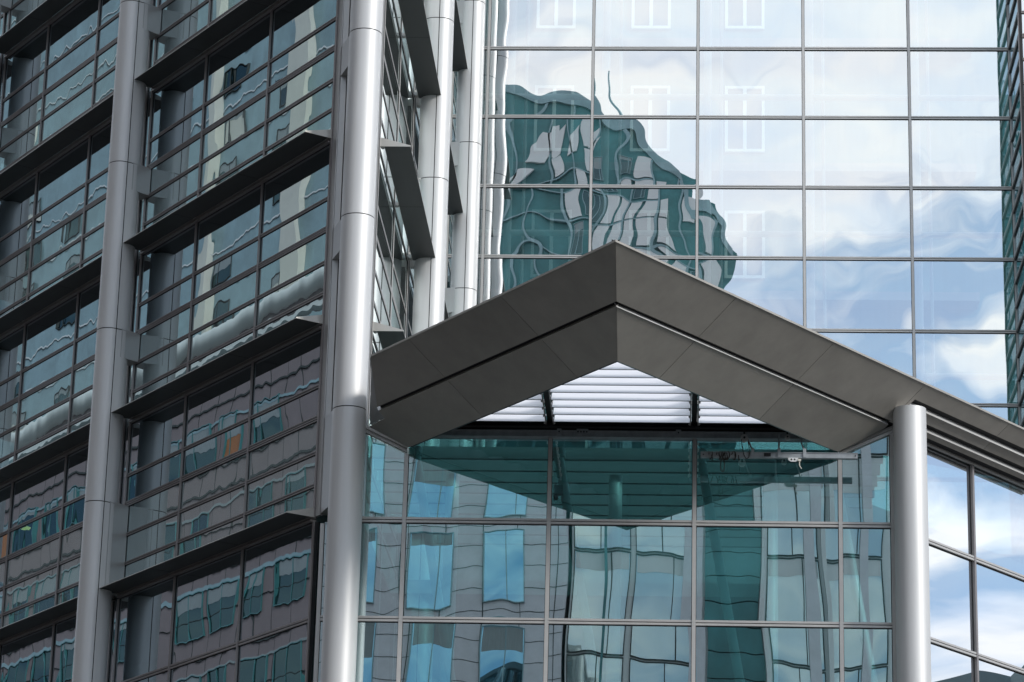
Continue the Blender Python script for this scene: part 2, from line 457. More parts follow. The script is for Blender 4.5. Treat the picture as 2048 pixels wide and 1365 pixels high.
# mullions and transoms
for i, u in enumerate(us1):
    bar_v(OB, F1, u, 0, Z0 - .1, w=.065); bar_v(OB, F1, u, Z0 + .02, ZT, w=.06)
bays1 = [(0.2, 10.1), (10.1, 10.45), (10.45, 20.4), (20.4, 20.75), (20.75, 27.6)]
for a, b in bays1:
    wide = b - a > 1
    for k in range(0, 7):
        zt = Z0 + ST * (k + 1)
        if wide:
            bar_h(OB, F1, a + .04, b - .04, zt - 1.46, 2, h=.028, gap=.026)
            bar_h(OB, F1, a + .04, b - .04, zt - 2.225, 3, h=.028, gap=.026)
            bar_h(OB, F1, a + .04, b - .04, zt - 3.04, 2, h=.028, gap=.026)
            bar_h(OB, F1, a + .04, b - .04, zt - 3.80, 2, h=.028, gap=.026)
    for k in range(0, 8):
        zt = Z0 + ST * k
        if wide: bar_h(OB, F1, a + .04, b - .04, zt - .03, 2, h=.045, dep=.10)
    for z in (15.96, 13.67, 11.4, 9.1):
        bar_h(OB, F1, a + .04, b - .04, z, 2, h=.045)
bays2 = [(0.1, 8.1), (8.5, 16.6), (17.0, 19.95)]
for u in [0.1, 4.15, 8.1, 8.5, 12.5, 16.6, 17.0]:
    bar_v(OB, F2, u, 8, ZT, w=.07, dep=.03, mat=M['framel'])
for a, b in bays2:
    for k in range(0, 7):
        zt = Z0 + ST * (k + 1)
        for dz, n in ((0.03, 2), (1.46, 2), (2.225, 3), (3.04, 2), (3.80, 2)):
            bar_h(OB, F2, a + .04, b - .04, zt - dz, n, h=.024, gap=.02, dep=.02, mat=M['framel'])
# sunshades: hollow wedge blades on stub arms
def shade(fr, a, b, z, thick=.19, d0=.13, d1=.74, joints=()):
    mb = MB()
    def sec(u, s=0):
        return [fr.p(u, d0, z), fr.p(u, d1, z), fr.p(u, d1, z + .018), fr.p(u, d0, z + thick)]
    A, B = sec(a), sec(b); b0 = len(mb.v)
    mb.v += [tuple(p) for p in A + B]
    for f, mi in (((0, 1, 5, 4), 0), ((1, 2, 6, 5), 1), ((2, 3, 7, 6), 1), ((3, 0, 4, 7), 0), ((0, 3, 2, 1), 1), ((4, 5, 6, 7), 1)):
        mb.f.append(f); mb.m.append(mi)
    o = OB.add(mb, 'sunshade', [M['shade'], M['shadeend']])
    mj = MB()
    for u in joints:
        mj.box(fr, (u - .006, u + .006), (d0 + .01, d1 - .01), (z - .003, z + .004), 0)
    # inner lit edge strip and stub arms
    mj.box(fr, (a + .02, b - .02), (d0 - .012, d0 - .002), (z + .01, z + .05), 1)
    OB.add(mj, 'edge_strip', [M['dark'], M['shadeend']])
    for u in list(joints) + [a + .12, b - .12]:
        m2 = MB(); m2.cyl(fr.p(u - .07, .07, z + .05), fr.p(u + .07, .07, z + .05), .05, n=14)
        m2.box(fr, (u - .03, u + .03), (.0, d0), (z + .03, z + .09), 0)
        OB.add(m2, 'shade_arm', M['framel'], smooth=True)
    # end plates reach back to the frame
    for u, q in ((a, -1), (b, 1)):
        m3 = MB(); t = .012
        pl = [fr.p(u, .0, z + .0), fr.p(u, d1 + .01, z - .002), fr.p(u, d1 + .01, z + .024), fr.p(u, .0, z + thick + .045)]
        m3.prism(pl, fr.u * (q * t), 0)
        OB.add(m3, 'end_plate', M['shadeend'])
for k in range(0, 6):
    z = Z0 + ST * k
    shade(F1, .19, 9.98, z, joints=(3.55, 7.0))
    shade(F1, 10.62, 20.28, z, joints=(13.9, 17.35))
    shade(F1, 20.95, 27.5, z, joints=(24.2,))
    if k >= 1:
        shade(F2, .12, 8.12, z, joints=(4.15,))
        shade(F2, 8.65, 17.0, z, joints=(12.7,))
rings = [20.53 + ST * k for k in range(0, 7)]
# columns on the angled face
def col_f1(s, v=.69):
    c = F1.p(s, v, 0)
    column(OB, c.x, c.y, (-CA, -SA), .68, .17, 0, ZT, rings)
    for k in range(-1, 6):
        z0, z1 = Z0 + ST * k + 1.51, Z0 + ST * k + 2.27
        if k == -1: continue
        if k == 0: z0 = Z0 + .02
        mb = MB()
        P = []
        for z in (z0, z1):
            P += [F1.p(s - .345, v - .085, z), F1.p(s + .345, v - .085, z), F1.p(s + .2, .02, z), F1.p(s - .2, .02, z)]
        mb.hexa(P)
        OB.add(mb, 'column_bracket', M['clad'])
for s in (10.08, 20.5):
    col_f1(s)
def col_f2(cx, cy, D=.70, L_=.12):
    column(OB, cx, cy, (1, 0), D, L_, 8, ZT, rings)
    for k in range(0, 6):
        z0, z1 = Z0 + ST * k + 1.51, Z0 + ST * k + 2.27
        mb = MB(); P = []
        for z in (z0, z1):
            P += [(-7.0, cy - .16, z), (cx - .02, cy - D / 2 + .012, z), (cx - .02, cy + D / 2 - .012, z), (-7.0, cy + .16, z)]
        mb.hexa(P)
        OB.add(mb, 'column_bracket', M['clad'])
col_f2(-6.45, 72.75); col_f2(-6.23, 81.64, .66)
# corner column (plain round) and the recessed corner panel between the faces
column(OB, -7.30, 63.22, (0, -1), .762, 0, 0, ZT, rings)
cp = MB(); FC = Fr((0, 64.0, 0), (1, 0, 0), (0, -1, 0))
cp.box(FC, (-7.93, -6.98), (-.12, -.06), (Z0 + .05, ZT), 0)
cp.box(FC, (-7.93, -7.80), (-.06, .03), (Z0 + .05, ZT), 0)
cp.box(FC, (-7.70, -7.48), (-.06, .05), (Z0 + .05, ZT), 0)
cp.box(FC, (-7.40, -7.24), (-.06, .05), (Z0 + .05, ZT), 0)
cp.box(FC, (-7.80, -7.77), (-.06, -.03), (Z0 + .05, ZT), 1)
cp.box(FC, (-7.48, -7.40), (-.06, -.05), (Z0 + .05, ZT), 1)
cp.box(F1, (-.03, .16), (-.06, .02), (Z0 + .02, ZT), 0)
OB.add(cp, 'corner_panel', [M['clad'], M['dark']])
for k in range(0, 6):
    z0, z1 = Z0 + ST * k + 1.51, Z0 + ST * k + 2.27
    if k == 0: z0 = Z0 + .05
    mb = MB(); P = []
    for z in (z0, z1):
        P += [(-7.95, 64.0, z), (-7.66, 63.25, z), (-7.0, 63.25, z), (-7.0, 64.0, z)]
    mb.hexa(P); OB.add(mb, 'column_bracket', M['clad'])
# floors and dark core seen through the glass
core = MB()
core.prism([F1.p(9.2, -4.2, 0), F1.p(27.4, -4.2, 0), (-19, 92, 0), (-9.9, 92, 0)], (0, 0, ZT), 0)
OB.add(core, 'core_wall', M['inner'])
for k in range(-2, 8):
    z = Z0 + ST * k
    zf = z - 1.5 if k < 0 else z - .02
    fl = MB(); fl.prism([F1.p(.45, -.15, zf), F1.p(27.5, -.15, zf), (-20, 92, zf), (-7.2, 84.3, zf), (-7.2, 65.1, zf)], (0, 0, .32))
    OB.add(fl, 'floor_slab', M['inner'])
rf = MB(); rf.prism([F1.p(0, .1, ZT), F1.p(27.7, .1, ZT), (-19, 92.5, ZT), (-6.9, 92.5, ZT), (-6.9, 64, ZT)], (0, 0, .5))
OB.add(rf, 'roof', M['clad'])
lm = MB(); c = F1.p(18.9, -1.1, 21.95); lm.cyl(c, c + V((0, 0, .04)), .16, n=20)
OB.add(lm, 'ceiling_lamp', lampmat('warm ceiling lamp', (1.0, .8, .25), 3.0))

# ================================================================== entrance hall (frontal glass + side glass)
EH = Thing('entrance_hall', 'glazed entrance hall under the pointed canopy with large teal reflecting panes', 'entrance hall', (0, 64, 0))
usE = [-7.88, -7.55, -6.05, -2.82, .415, 3.65, 4.80]
usE = [-7.88, -6.05, -2.82, .415, 3.65, 4.80]
zE = [4.6, 6.87, 9.13, 11.4, 13.67, 15.95, 18.21]
for i in range(len(usE) - 1):
    a, b = usE[i] + .042, usE[i + 1] - .042
    for j in range(len(zE) - 1):
        pane(EH, FE, a, b, zE[j] + .06, zE[j + 1] - .06, M['g_e'], 'glass_pane')
    pane(EH, FE, a, b, .3, zE[0] - .06, M['g_e'], 'glass_pane')
    top = zE[-1] + .06
    if i == 0: pane(EH, FE, -7.02, b, top, 20.22, M['g_e'], 'glass_pane', z1b=19.76)
    elif i == len(usE) - 2: pane(EH, FE, a, b, top, 19.80, M['g_e'], 'glass_pane', z1b=20.30)
    else: pane(EH, FE, a, b, top, 20.14, M['g_e'], 'glass_pane')
    for z in zE:
        bar_h(EH, FE, (usE[i] + .045) if not (i == 0 and z > 18) else -7.1, usE[i + 1] - .045, z, 2, h=.05, gap=.02, dep=.07, mat=M['framel'])
for i, u in enumerate(usE):
    zt = {0: 18.1, 1: 19.74, 4: 19.80, 5: 20.3}.get(i, 20.14)
    bar_v(EH, FE, u, 0, zt, w=.085, dep=.09, mat=M['framel'])
bar_v(EH, FE, -7.06, 18.25, 20.25, w=.10, dep=.08, mat=M['framel'])
def sloping_trim(a, za, b, zb):
    mb = MB(); h = .075
    for dz, dp in ((0, .09), (.085, .13)):
        P = [FE.p(a, -.05, za + dz), FE.p(b, -.05, zb + dz), FE.p(b, dp, zb + dz), FE.p(a, dp, za + dz),
             FE.p(a, -.05, za + dz + h), FE.p(b, -.05, zb + dz + h), FE.p(b, dp, zb + dz + h), FE.p(a, dp, za + dz + h)]
        mb.hexa(P)
    EH.add(mb, 'head_trim', M['framel'])
sloping_trim(-7.0, 20.23, -6.05, 19.77); sloping_trim(3.65, 19.80, 4.85, 20.34)
hb = MB(); hb.box(FE, (-6.1, 3.7), (-.1, .16), (20.14, 20.29)); hb.box(FE, (-6.1, 3.7), (.16, .19), (20.14, 20.165)); hb.box(FE, (-6.1, 3.7), (.16, .19), (20.262, 20.29))
EH.add(hb, 'header_beam', M['beam'])
hb = MB(); hb.box(FE, (-6.1, 3.7), (-.3, .05), (20.295, 20.56)); hb.cyl(FE.p(-6.1, .14, 20.38), FE.p(3.7, .14, 20.38), .05, n=14)
EH.add(hb, 'gutter', M['dark'])
for x, w in ((-2.62, .10), (-2.1, .26), (0.05, .12)):
    mb = MB(); mb.box(FE, (x - w / 2, x + w / 2), (.16, .24), (20.17, 20.31))
    for q in range(4 if w > .2 else 1):
        xx = x - w / 2 + (q + .5) * w / (4 if w > .2 else 1)
        mb.cyl(FE.p(xx, .24, 20.24), FE.p(xx, .26, 20.24), .018, n=10, mi=1)
    EH.add(mb, 'beam_clip', [M['beam'], M['dark']])
# interior: raking struts, ceiling rails, back wall
inn = MB(); inn.box(FE, (-9.5, 5.5), (-11.5, -11.2), (0, 20.5)); EH.add(inn, 'back_wall', M['innerg'])
for q in range(9):
    mb = MB(); y = -1.2 - q * 1.0
    mb.box(FE, (-7.0, 4.7), (y - .12, y), (20.0 - .0 * q, 20.28)); EH.add(mb, 'ceiling_beam', M['innerg'])
for q in range(4):
    mb = MB(); z = 9.3 + 3.05 * q
    mb.box(FE, (-7.4, 5.0), (-11.2, -8.2), (z, z + .35)); EH.add(mb, 'gallery_floor', M['innerg'])
for x0 in (-5.9, -2.65, .55, 3.5):
    mb = MB(); mb.cyl(FE.p(x0, -.5, 19.9), FE.p(x0 + 1.25, -1.4, 13.0), .11, .11, 18)
    mb.cyl(FE.p(x0, -.5, 19.85), FE.p(x0, -.5, 20.05), .16, .16, 18)
    EH.add(mb, 'raking_strut', M['innerw'], smooth=True)
for x0 in (-5.2, -1.4, 2.2):
    mb = MB(); mb.cyl(FE.p(x0, -2.6, 0), FE.p(x0, -2.6, 20), .16, .16, 18)
    EH.add(mb, 'inner_column', M['innerw'], smooth=True)
# side glass, receding to the right
usW = [-1.05, 1.9, 5.13, 8.37, 11.6, 14.8]
zW = [4.6, 6.87, 9.13, 11.4, 13.67, 15.95, 18.21, 20.45]
for i in range(len(usW) - 1):
    a, b = usW[i] + .04, usW[i + 1] - .04
    for j in range(len(zW) - 1):
        pane(EH, FW, a, b, zW[j] + .05, zW[j + 1] - .04, M['g_w'], 'glass_pane')
    for z in zW[:-1]:
        bar_h(EH, FW, a, b, z, 2, h=.045, gap=.02, dep=.07, mat=M['framel'])
    bar_h(EH, FW, a - .04, b + .04, 20.50, 2, h=.045, gap=.012, dep=.11, mat=M['framel'])
for u in usW:
    bar_v(EH, FW, u, 0, 20.44, w=.075, dep=.08, mat=M['frame'])
wr = MB(); wr.prism([FW.p(-1, -3.5, 0), FW.p(14.8, -3.5, 0), FW.p(14.8, -3.8, 0), FW.p(-1, -3.8, 0)], (0, 0, 20.3)); EH.add(wr, 'inner_screen', M['innerg'])
wf = MB(); wf.prism([FW.p(-1, -.1, 20.56), FW.p(14.8, -.1, 20.56), FW.p(14.8, -6, 20.56), (5.6, 75, 20.56), (-7, 75, 20.56), (-7.0, 64.1, 20.56), (4.8, 64.1, 20.56)], (0, 0, .05)); EH.add(wf, 'clear_roof', M['clear'])  # unseen hall roof, made clear so the sky brightens the interior

# ================================================================== canopy
CN = Thing('entrance_canopy', 'pointed grey metal canopy over the entrance with grooved panels and white louvres behind', 'canopy', (-1.2, 57.06, 19.79))
AX, AY, AZ, KS = -1.2, 57.06, 19.79, .716
def cpt(sg, s, r, dz=0.0):
    return V((AX + sg * (SA * s + CA * r), AY + CA * s - SA * r, AZ + KS * r + dz))
def cnorm(sg):       # normal of the soffit, pointing out and down
    n = V((sg * CA, -SA, 0)) * KS + V((0, 0, -1)); return n.normalized()
MIT = -SA / 1.0     # placeholder; mitre s for radius r: x == AX
def mit(r): return -r * CA / SA
def soffit(sg, poly, name='soffit_panel', mat='soffit', t=.03, lift=0.0):
    mb = MB(); nn = cnorm(sg)
    P = [cpt(sg, s, r) - nn * lift for s, r in poly]
    mb.prism(P, -nn * t); return CN.add(mb, name, M[mat])
g_ = .007
JS = [1.43, 5.04, 8.70, 12.38, 16.0]
for sg in (-1, 1):
    # inner (lower) band r 0..0.90
    soffit(sg, [(mit(0) + g_, 0), (JS[0] - g_, 0), (JS[0] - g_, .90), (mit(.90) + g_, .90)])
    soffit(sg, [(JS[0] + g_, 0), (JS[1] - g_, 0), (JS[1] - g_, .90), (JS[0] + g_, .90)])
    if sg < 0:
        soffit(sg, [(JS[1] + g_, 0), (8.11, 0), (8.69, .69), (7.97, .72), (7.94, .90), (JS[1] + g_, .90)])
    else:
        soffit(sg, [(JS[1] + g_, 0), (8.11, 0), (8.78, .80), (8.78, .90), (JS[1] + g_, .90)])
    # outer (upper) band r 0.985..1.92
    r0, r1 = .985, 1.92
    soffit(sg, [(mit(r0) + g_, r0), (JS[0] - g_, r0), (JS[0] - g_, r1), (mit(r1) + g_, r1)])
    soffit(sg, [(JS[0] + g_, r0), (JS[1] - g_, r0), (JS[1] - g_, r1), (JS[0] + g_, r1)])
    if sg < 0:
        soffit(sg, [(JS[1] + g_, r0), (7.90, r0), (6.65, r1), (JS[1] + g_, r1)])
    else:
        soffit(sg, [(JS[1] + g_, r0), (JS[2] - g_, r0), (JS[2] - g_, r1), (JS[1] + g_, r1)])
# right-hand run beyond the column: three strips with two white-edged slots
for a, b in ((JS[2] + g_, JS[3] - g_), (JS[3] + g_, JS[4] - g_)):
    for r0, r1 in ((.96, 1.085), (1.21, 1.43), (1.57, 1.92)):
        soffit(1, [(a, r0), (b, r0), (b, r1), (a, r1)])
soffit(1, [(8.71, 1.43), (8.81, 1.43), (8.83, 1.57), (8.71, 1.57)])
# grooves: dark channel, inner wall coloured white on the lit right side only
def groove(sg, s0, s1, r0, r1, dep=.10, mitre=False, fin=0.0):
    nn = cnorm(sg); a0 = mit(r0) if mitre else s0; a1 = mit(r1) if mitre else s0
    mb = MB()
    pr_ = fin
    A = [cpt(sg, a0, r0 - .004) + nn * pr_, cpt(sg, s1, r0 - .004) + nn * pr_, cpt(sg, s1, r0 - .004) - nn * dep, cpt(sg, a0, r0 - .004) - nn * dep]
    rd = (cpt(sg, 0, 1) - cpt(sg, 0, 0)).normalized()
    mb.prism(A, rd * .008)
    CN.add(mb, 'groove_trim', M['slotw'] if sg > 0 else M['soffit'])  # light put into the colour: white where lit, soffit grey where unlit
    mb = MB()
    B = [cpt(sg, a0, r0) - nn * dep, cpt(sg, s1, r0) - nn * dep, cpt(sg, s1, r1) - nn * dep, cpt(sg, a1, r1) - nn * dep]
    mb.prism(B, -nn * .01)
    Cc = [cpt(sg, a1, r1 + .002) - nn * .002, cpt(sg, s1, r1 + .002) - nn * .002, cpt(sg, s1, r1 + .002) - nn * dep, cpt(sg, a1, r1 + .002) - nn * dep]
    mb.prism(Cc, rd * .004)
    CN.add(mb, 'groove_back', M['dark'])
groove(-1, 0, 7.92, .905, .98, mitre=True)
groove(1, 0, 8.74, .905, .98, mitre=True, fin=.022)
groove(1, 8.81, 16, 1.435, 1.565, dep=.13, fin=.06)
groove(1, 8.73, 16, 1.09, 1.205, dep=.13, fin=.06)
# body above the soffit (seen from behind and in reflections) with thin bright eave edge
for sg in (-1, 1):
    send = 6.9 if sg < 0 else 16.0
    for (r0, r1, z_) in ((-.03, 1.90, 0),):
        mb = MB()
        def q(s, r, z): 
            p = cpt(sg, s, r); p.z = z; return p
        b1, b0 = -.03, 1.925
        zi, zo = AZ - .01, cpt(sg, 0, 1.9).z + .06
        s_in = 8.0 if sg < 0 else 8.0
        # inner face
        mb.hexa([q(mit(-.03), -.03, zi), q(s_in, -.03, zi), q(s_in, 0.0 - .004, zi), q(mit(0), -.004, zi), q(mit(-.03), -.03, zo + .05), q(s_in, -.03, zo + .05), q(s_in, -.004, zo + .05), q(mit(0), -.004, zo + .05)], 0)
        # top sheet
        mb.hexa([q(mit(-.03), -.03, zo + .055), q(s_in if sg < 0 else send, -.03, zo + .055), q(send if sg > 0 else 6.55, 1.9, zo - .02), q(mit(1.9), 1.9, zo - .02),
                 q(mit(-.03), -.03, zo + .075), q(s_in if sg < 0 else send, -.03, zo + .075), q(send if sg > 0 else 6.55, 1.9, zo), q(mit(1.9), 1.9, zo)], 0)
        CN.add(mb, 'roof_body', M['inner'])
        # dark lining behind the panels so the joints read black
        nn = cnorm(sg); mb = MB(); se = 7.9 if sg < 0 else 16
        mb.prism([cpt(sg, mit(0) + .0, .01) - nn * .15, cpt(sg, min(se, 8.0), .01) - nn * .15, cpt(sg, se, .97) - nn * .15, cpt(sg, se if sg > 0 else 6.7, 1.88) - nn * .15, cpt(sg, mit(1.88), 1.88) - nn * .15], -nn * .01)
        CN.add(mb, 'lining', M['dark'])
        mb = MB(); zt = cpt(sg, 0, 1.925).z
        e1 = 6.60 if sg < 0 else 16
        mb.hexa([q(mit(1.923), 1.923, zt - .01), q(e1, 1.923, zt - .01), q(e1, 1.945, zt - .01), q(mit(1.945), 1.945, zt - .01), q(mit(1.923), 1.923, zt + .035), q(e1, 1.923, zt + .035), q(e1, 1.945, zt + .035), q(mit(1.945), 1.945, zt + .035)])
        CN.add(mb, 'eave_trim', M['soffit'])
# left end plate, light from the side
mb = MB(); mb.prism([cpt(-1, 6.66, 1.9), cpt(-1, 7.91, .95), cpt(-1, 7.96, .74), cpt(-1, 8.6, .72), cpt(-1, 8.3, .72, .6), cpt(-1, 6.8, 1.8, .15)], (-.02, 0.01, 0))
CN.add(mb, 'end_plate', M['clad'])
# louvres
def blade(x0, x1, y):
    n = 8; mb = MB(); up, dn = [], []
    for i in range(n + 1):
        t = i / n; yy = y + .50 * t; zz = 20.45 + .318 * (t ** 1.25)
        up.append((yy, zz)); dn.append((yy + .012, zz - .012))
    prof = up + dn[::-1]; b = 0
    for x in (x0, x1):
        mb.v += [(x, yy, zz) for yy, zz in prof]
    k = len(prof)
    for i in range(k):
        j = (i + 1) % k
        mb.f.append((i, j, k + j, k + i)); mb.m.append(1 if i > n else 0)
    mb.f.append(tuple(reversed(range(k)))); mb.m.append(0); mb.f.append(tuple(range(k, 2 * k))); mb.m.append(0)
    return mb
ribs = [-2.84, .40]
for q in range(-3, 8):
    y = 59.73 + .563 * q
    half = (y + .3 - AY) * SA / CA + .35     # opening half width between the inner faces at this depth
    if half < .3: continue
    half = min(half, 4.9)
    xs = [AX - half, AX + half]
    cuts = [(xs[0], min(xs[1], ribs[0] - .10)), (max(xs[0], ribs[0] + .10), min(xs[1], ribs[1] - .10)), (max(xs[0], ribs[1] + .10), xs[1])]
    for a, b in cuts:
        if b - a < .15: continue
        CN.add(blade(a, b, y), 'louvre_blade', [M['louvre'], M['inner']], smooth=40)  # undersides of the white blades coloured dark to paint in their shade
for x in ribs:
    mb = MB(); y0 = AY + (abs(x - AX) - .2) * CA / SA
    mb.box(Fr((x, 0, 0), (1, 0, 0), (0, 1, 0)), (-.06, .06), (y0, 63.95), (20.50, 20.86))
    CN.add(mb, 'louvre_rail', M['dark'])
    mb = MB()
    for q in range(-1, 8):
        y = 59.73 + .563 * q
        if y < y0 + .2: continue
        for sx in (-1, 1):
            mb.box(Fr((x, 0, 0), (1, 0, 0), (0, 1, 0)), (sx * .085 - .012, sx * .085 + .012), (y + .02, y + .5), (20.44, 20.52))
            mb.cyl((x + sx * .11, y + .12, 20.47), (x + sx * .11, y + .06, 20.42), .018, n=8)
    CN.add(mb, 'blade_clips', M['framel'])

# ================================================================== right-hand column
cm = column(None, 5.16, 63.33, (0, -1), .735, 0, 0, 20.70, [])
o = cm.obj('round_column', [M['column'], M['dark']], smooth=30)
tag(o, 'free standing round silver column carrying the right side of the canopy', 'column')

# ================================================================== hanging rail with pulleys, rope, hook fitting
FR = Fr((0, 63.0, 0), (1, 0, 0), (0, -1, 0))
RL = Thing('maintenance_rail', 'galvanised rail beam hung under the canopy in front of the glass', 'rail', (2.3, 63, 19.5))
mb = MB(); mb.box(FR, (.54, 3.98), (-.05, .05), (19.45, 19.575)); mb.box(FR, (.54, 3.98), (.05, .07), (19.45, 19.465)); mb.box(FR, (.54, 3.98), (.05, .07), (19.56, 19.575))
RL.add(mb, 'rail', M['beam'])
for x, dx in ((1.68, -.14), (2.26, .0), (2.82, -.12)):
    mb = MB(); mb.box(FR, (x - .035, x + .035), (.07, .085), (19.46, 19.66))
    mb.tube([FR.p(x, .06, 19.6), FR.p(x + dx, .0, 19.98)], .018, 8)
    RL.add(mb, 'hanger', M['beam'])
mb = MB(); mb.box(FR, (1.93, 2.08), (.07, .075), (19.475, 19.555)); RL.add(mb, 'number_plate', M['dark'])
for x in (.6, 3.93):
    mb = MB(); mb.cyl(FR.p(x, .05, 19.51), FR.p(x, .075, 19.51), .014, n=10); RL.add(mb, 'bolt', M['dark'])
def pulley(x, z, r, lab):
    P = Thing('pulley', lab, 'pulley', (x, 63, z), 'pulleys above the hanging rail')
    mb = MB(); mb.cyl(FR.p(x, -.04, z), FR.p(x, .06, z), r, r, 24); mb.cyl(FR.p(x, .06, z), FR.p(x, .075, z), r * .8, r * .7, 24)
    P.add(mb, 'wheel', M['framel'], smooth=40)
    mb = MB(); mb.cyl(FR.p(x, .07, z), FR.p(x, .10, z), r * .28, r * .28, 12); mb.box(FR, (x - .02, x + .02), (-.08, -.05), (z, z + .30)); P.add(mb, 'axle_bracket', M['dark'])
pulley(1.50, 19.90, .085, 'round grey pulley wheel above the hanging rail beside the wound rope')
pulley(2.45, 19.93, .06, 'small dark pulley wheel near the canopy edge above the rail')
rp = MB(); rr = random.Random(5)
for x0, x1, turns in ((.74, .80, 2), (.92, 1.12, 6), (1.10, 1.16, 2), (1.24, 1.36, 3)):
    pts = []; ph = rr.random() * 6
    for i in range(turns * 14 + 1):          # rope wound unevenly round the rail
        t = i / (turns * 14); a = t * 2 * math.pi * turns
        x = x0 + (x1 - x0) * t + .035 * math.sin(a * .5 + ph) + .012 * math.sin(a * 2.3)
        pts.append((x, 63.0 - (.075 + .012 * math.sin(a * .37 + ph)) * math.cos(a) - .005, 19.508 + .092 * math.sin(a) - .01 * t))
    rp.tube(pts, .012, 6)
lp = [(1.02 + .045 * math.sin(2 * math.pi * i / 20), 62.9, 19.28 - .15 * math.cos(2 * math.pi * i / 20) - .02) for i in range(21)]
rp.tube(lp, .010, 6)
lp = [(1.43, 62.93, 19.86), (1.45, 62.92, 19.7), (1.49, 62.92, 19.5), (1.54, 62.92, 19.41), (1.60, 62.92, 19.45), (1.61, 62.92, 19.6), (1.585, 62.92, 19.8)]
rp.tube(lp, .010, 6)
tag(rp.obj('rope', M['rope'], smooth=60), 'dark rope wound around the hanging rail with a loop dangling down', 'rope')
HK = Thing('hook_fitting', 'small white two-hole clamp with brass hook hanging below the rail', 'fitting', (2.6, 62.95, 19.4))
mb = MB(); mb.prism([FR.p(2.46, .06, 19.45), FR.p(2.68, .06, 19.45), FR.p(2.68, .06, 19.39), FR.p(2.62, .06, 19.36), FR.p(2.52, .06, 19.36), FR.p(2.46, .06, 19.40)], (0, -.02, 0)); HK.add(mb, 'plate', M['slotw'])
for x in (2.53, 2.60):
    mb = MB(); mb.cyl(FR.p(x, .08, 19.41), FR.p(x, .084, 19.41), .02, n=14); HK.add(mb, 'hole', M['dark'])
mb = MB(); mb.box(FR, (2.67, 2.74), (.05, .10), (19.37, 19.42)); mb.tube([FR.p(2.705, .08, 19.37), FR.p(2.705, .08, 19.27), FR.p(2.75, .08, 19.20)], .012, 8); HK.add(mb, 'hook', M['cream'])

# box lamp on the strut behind the glass
BL = Thing('wall_lamp', 'small box lamp fixed to the strut behind the entrance glass', 'lamp', (-2.62, 64.5, 19))
mb = MB(); mb.box(FE, (-2.74, -2.54), (-.6, -.4), (18.98, 19.18)); BL.add(mb, 'housing', M['beam'])
mb = MB(); mb.cyl(FE.p(-2.70, -.5, 18.96), FE.p(-2.70, -.5, 18.86), .05, n=14); BL.add(mb, 'lamp_head', M['dark'])

# ================================================================== atrium building (large curtain wall behind)
AT = Thing('atrium_building', 'tall curtain wall of large square glass panes reflecting clouds', 'building', (0, 84.5, 0))
usU = [-7.0, -5.9, -2.655, .58, 3.815, 7.05, 10.12]
zU = [20.35 + 2.285 * k for k in range(-3, 13)]
rowsU = [z for z in zU]
for i in range(len(usU) - 1):
    a, b = usU[i] + .04, usU[i + 1] - .04
    for j in range(len(zU) - 1):
        pane(AT, FU, a, b, zU[j] + .05, zU[j + 1] - .05, M['g_u'], 'glass_pane')
    for z in zU:
        bar_h(AT, FU, a, b, z, 2, h=.038, gap=.02, dep=.06, mat=M['framel'])
for u in usU:
    bar_v(AT, FU, u, 0, zU[-1], w=.075, dep=.08, mat=M['framel'])
lw = MB(); lw.box(FU, (-7, 10.12), (-.3, -.1), (0, zU[0] - .1)); AT.add(lw, 'base_wall', M['clad'])
bw = MB(); bw.box(FU, (-9, 12), (-10.4, -10.0), (0, 47.5)); AT.add(bw, 'back_wall', M['innert'])
for k in range(-1, 5):
    zf = 34.45 + 4.57 * (k - 0) - 4.57 * 0
    z = 39.15 + 4.57 * (k - 2)
    for x in (-4.28, -.98, 2.26):
        fr = Fr((x, 94.5, z), (1, 0, 0), (0, -1, 0)); mb = MB()
        for a, b, c0, c1 in ((-.68, .68, 2.32, 2.42), (-.68, .68, 0, .10), (-.68, -.58, .1, 2.32), (.58, .68, .1, 2.32), (-.06, .06, .1, 2.32)):
            mb.box(fr, (a, b), (.02, .12), (c0, c1))
        w_ = AT.add(mb, 'inner_window', M['innerw'])
        mb = MB(); mb.box(fr, (-.58, .58), (.02, .05), (.1, 2.32)); AT.add(mb, 'inner_window_pane', M['inner'])
    mb = MB(); mb.box(FU, (-6.9, 10.0), (-9.95, -9.0), (z - 1.05, z - .75)); AT.add(mb, 'gallery_floor', M['innerg'])
    mb = MB(); mb.cyl(FU.p(-6.5, -2.0, z - 1.3), FU.p(10, -2.0, z - 1.3), .10, .10, 14); AT.add(mb, 'tie_pipe', M['innerw'], smooth=True)
for x in (-5.3, -2.3, .9, 4.1, 7.4):
    mb = MB(); mb.cyl(FU.p(x, -2.0, 0), FU.p(x, -2.0, 46), .13, .13, 18); mb.cyl(FU.p(x + .45, -2.6, 0), FU.p(x + .45, -2.6, 46), .05, .05, 12)
    AT.add(mb, 'inner_column', M['innerw'], smooth=True)

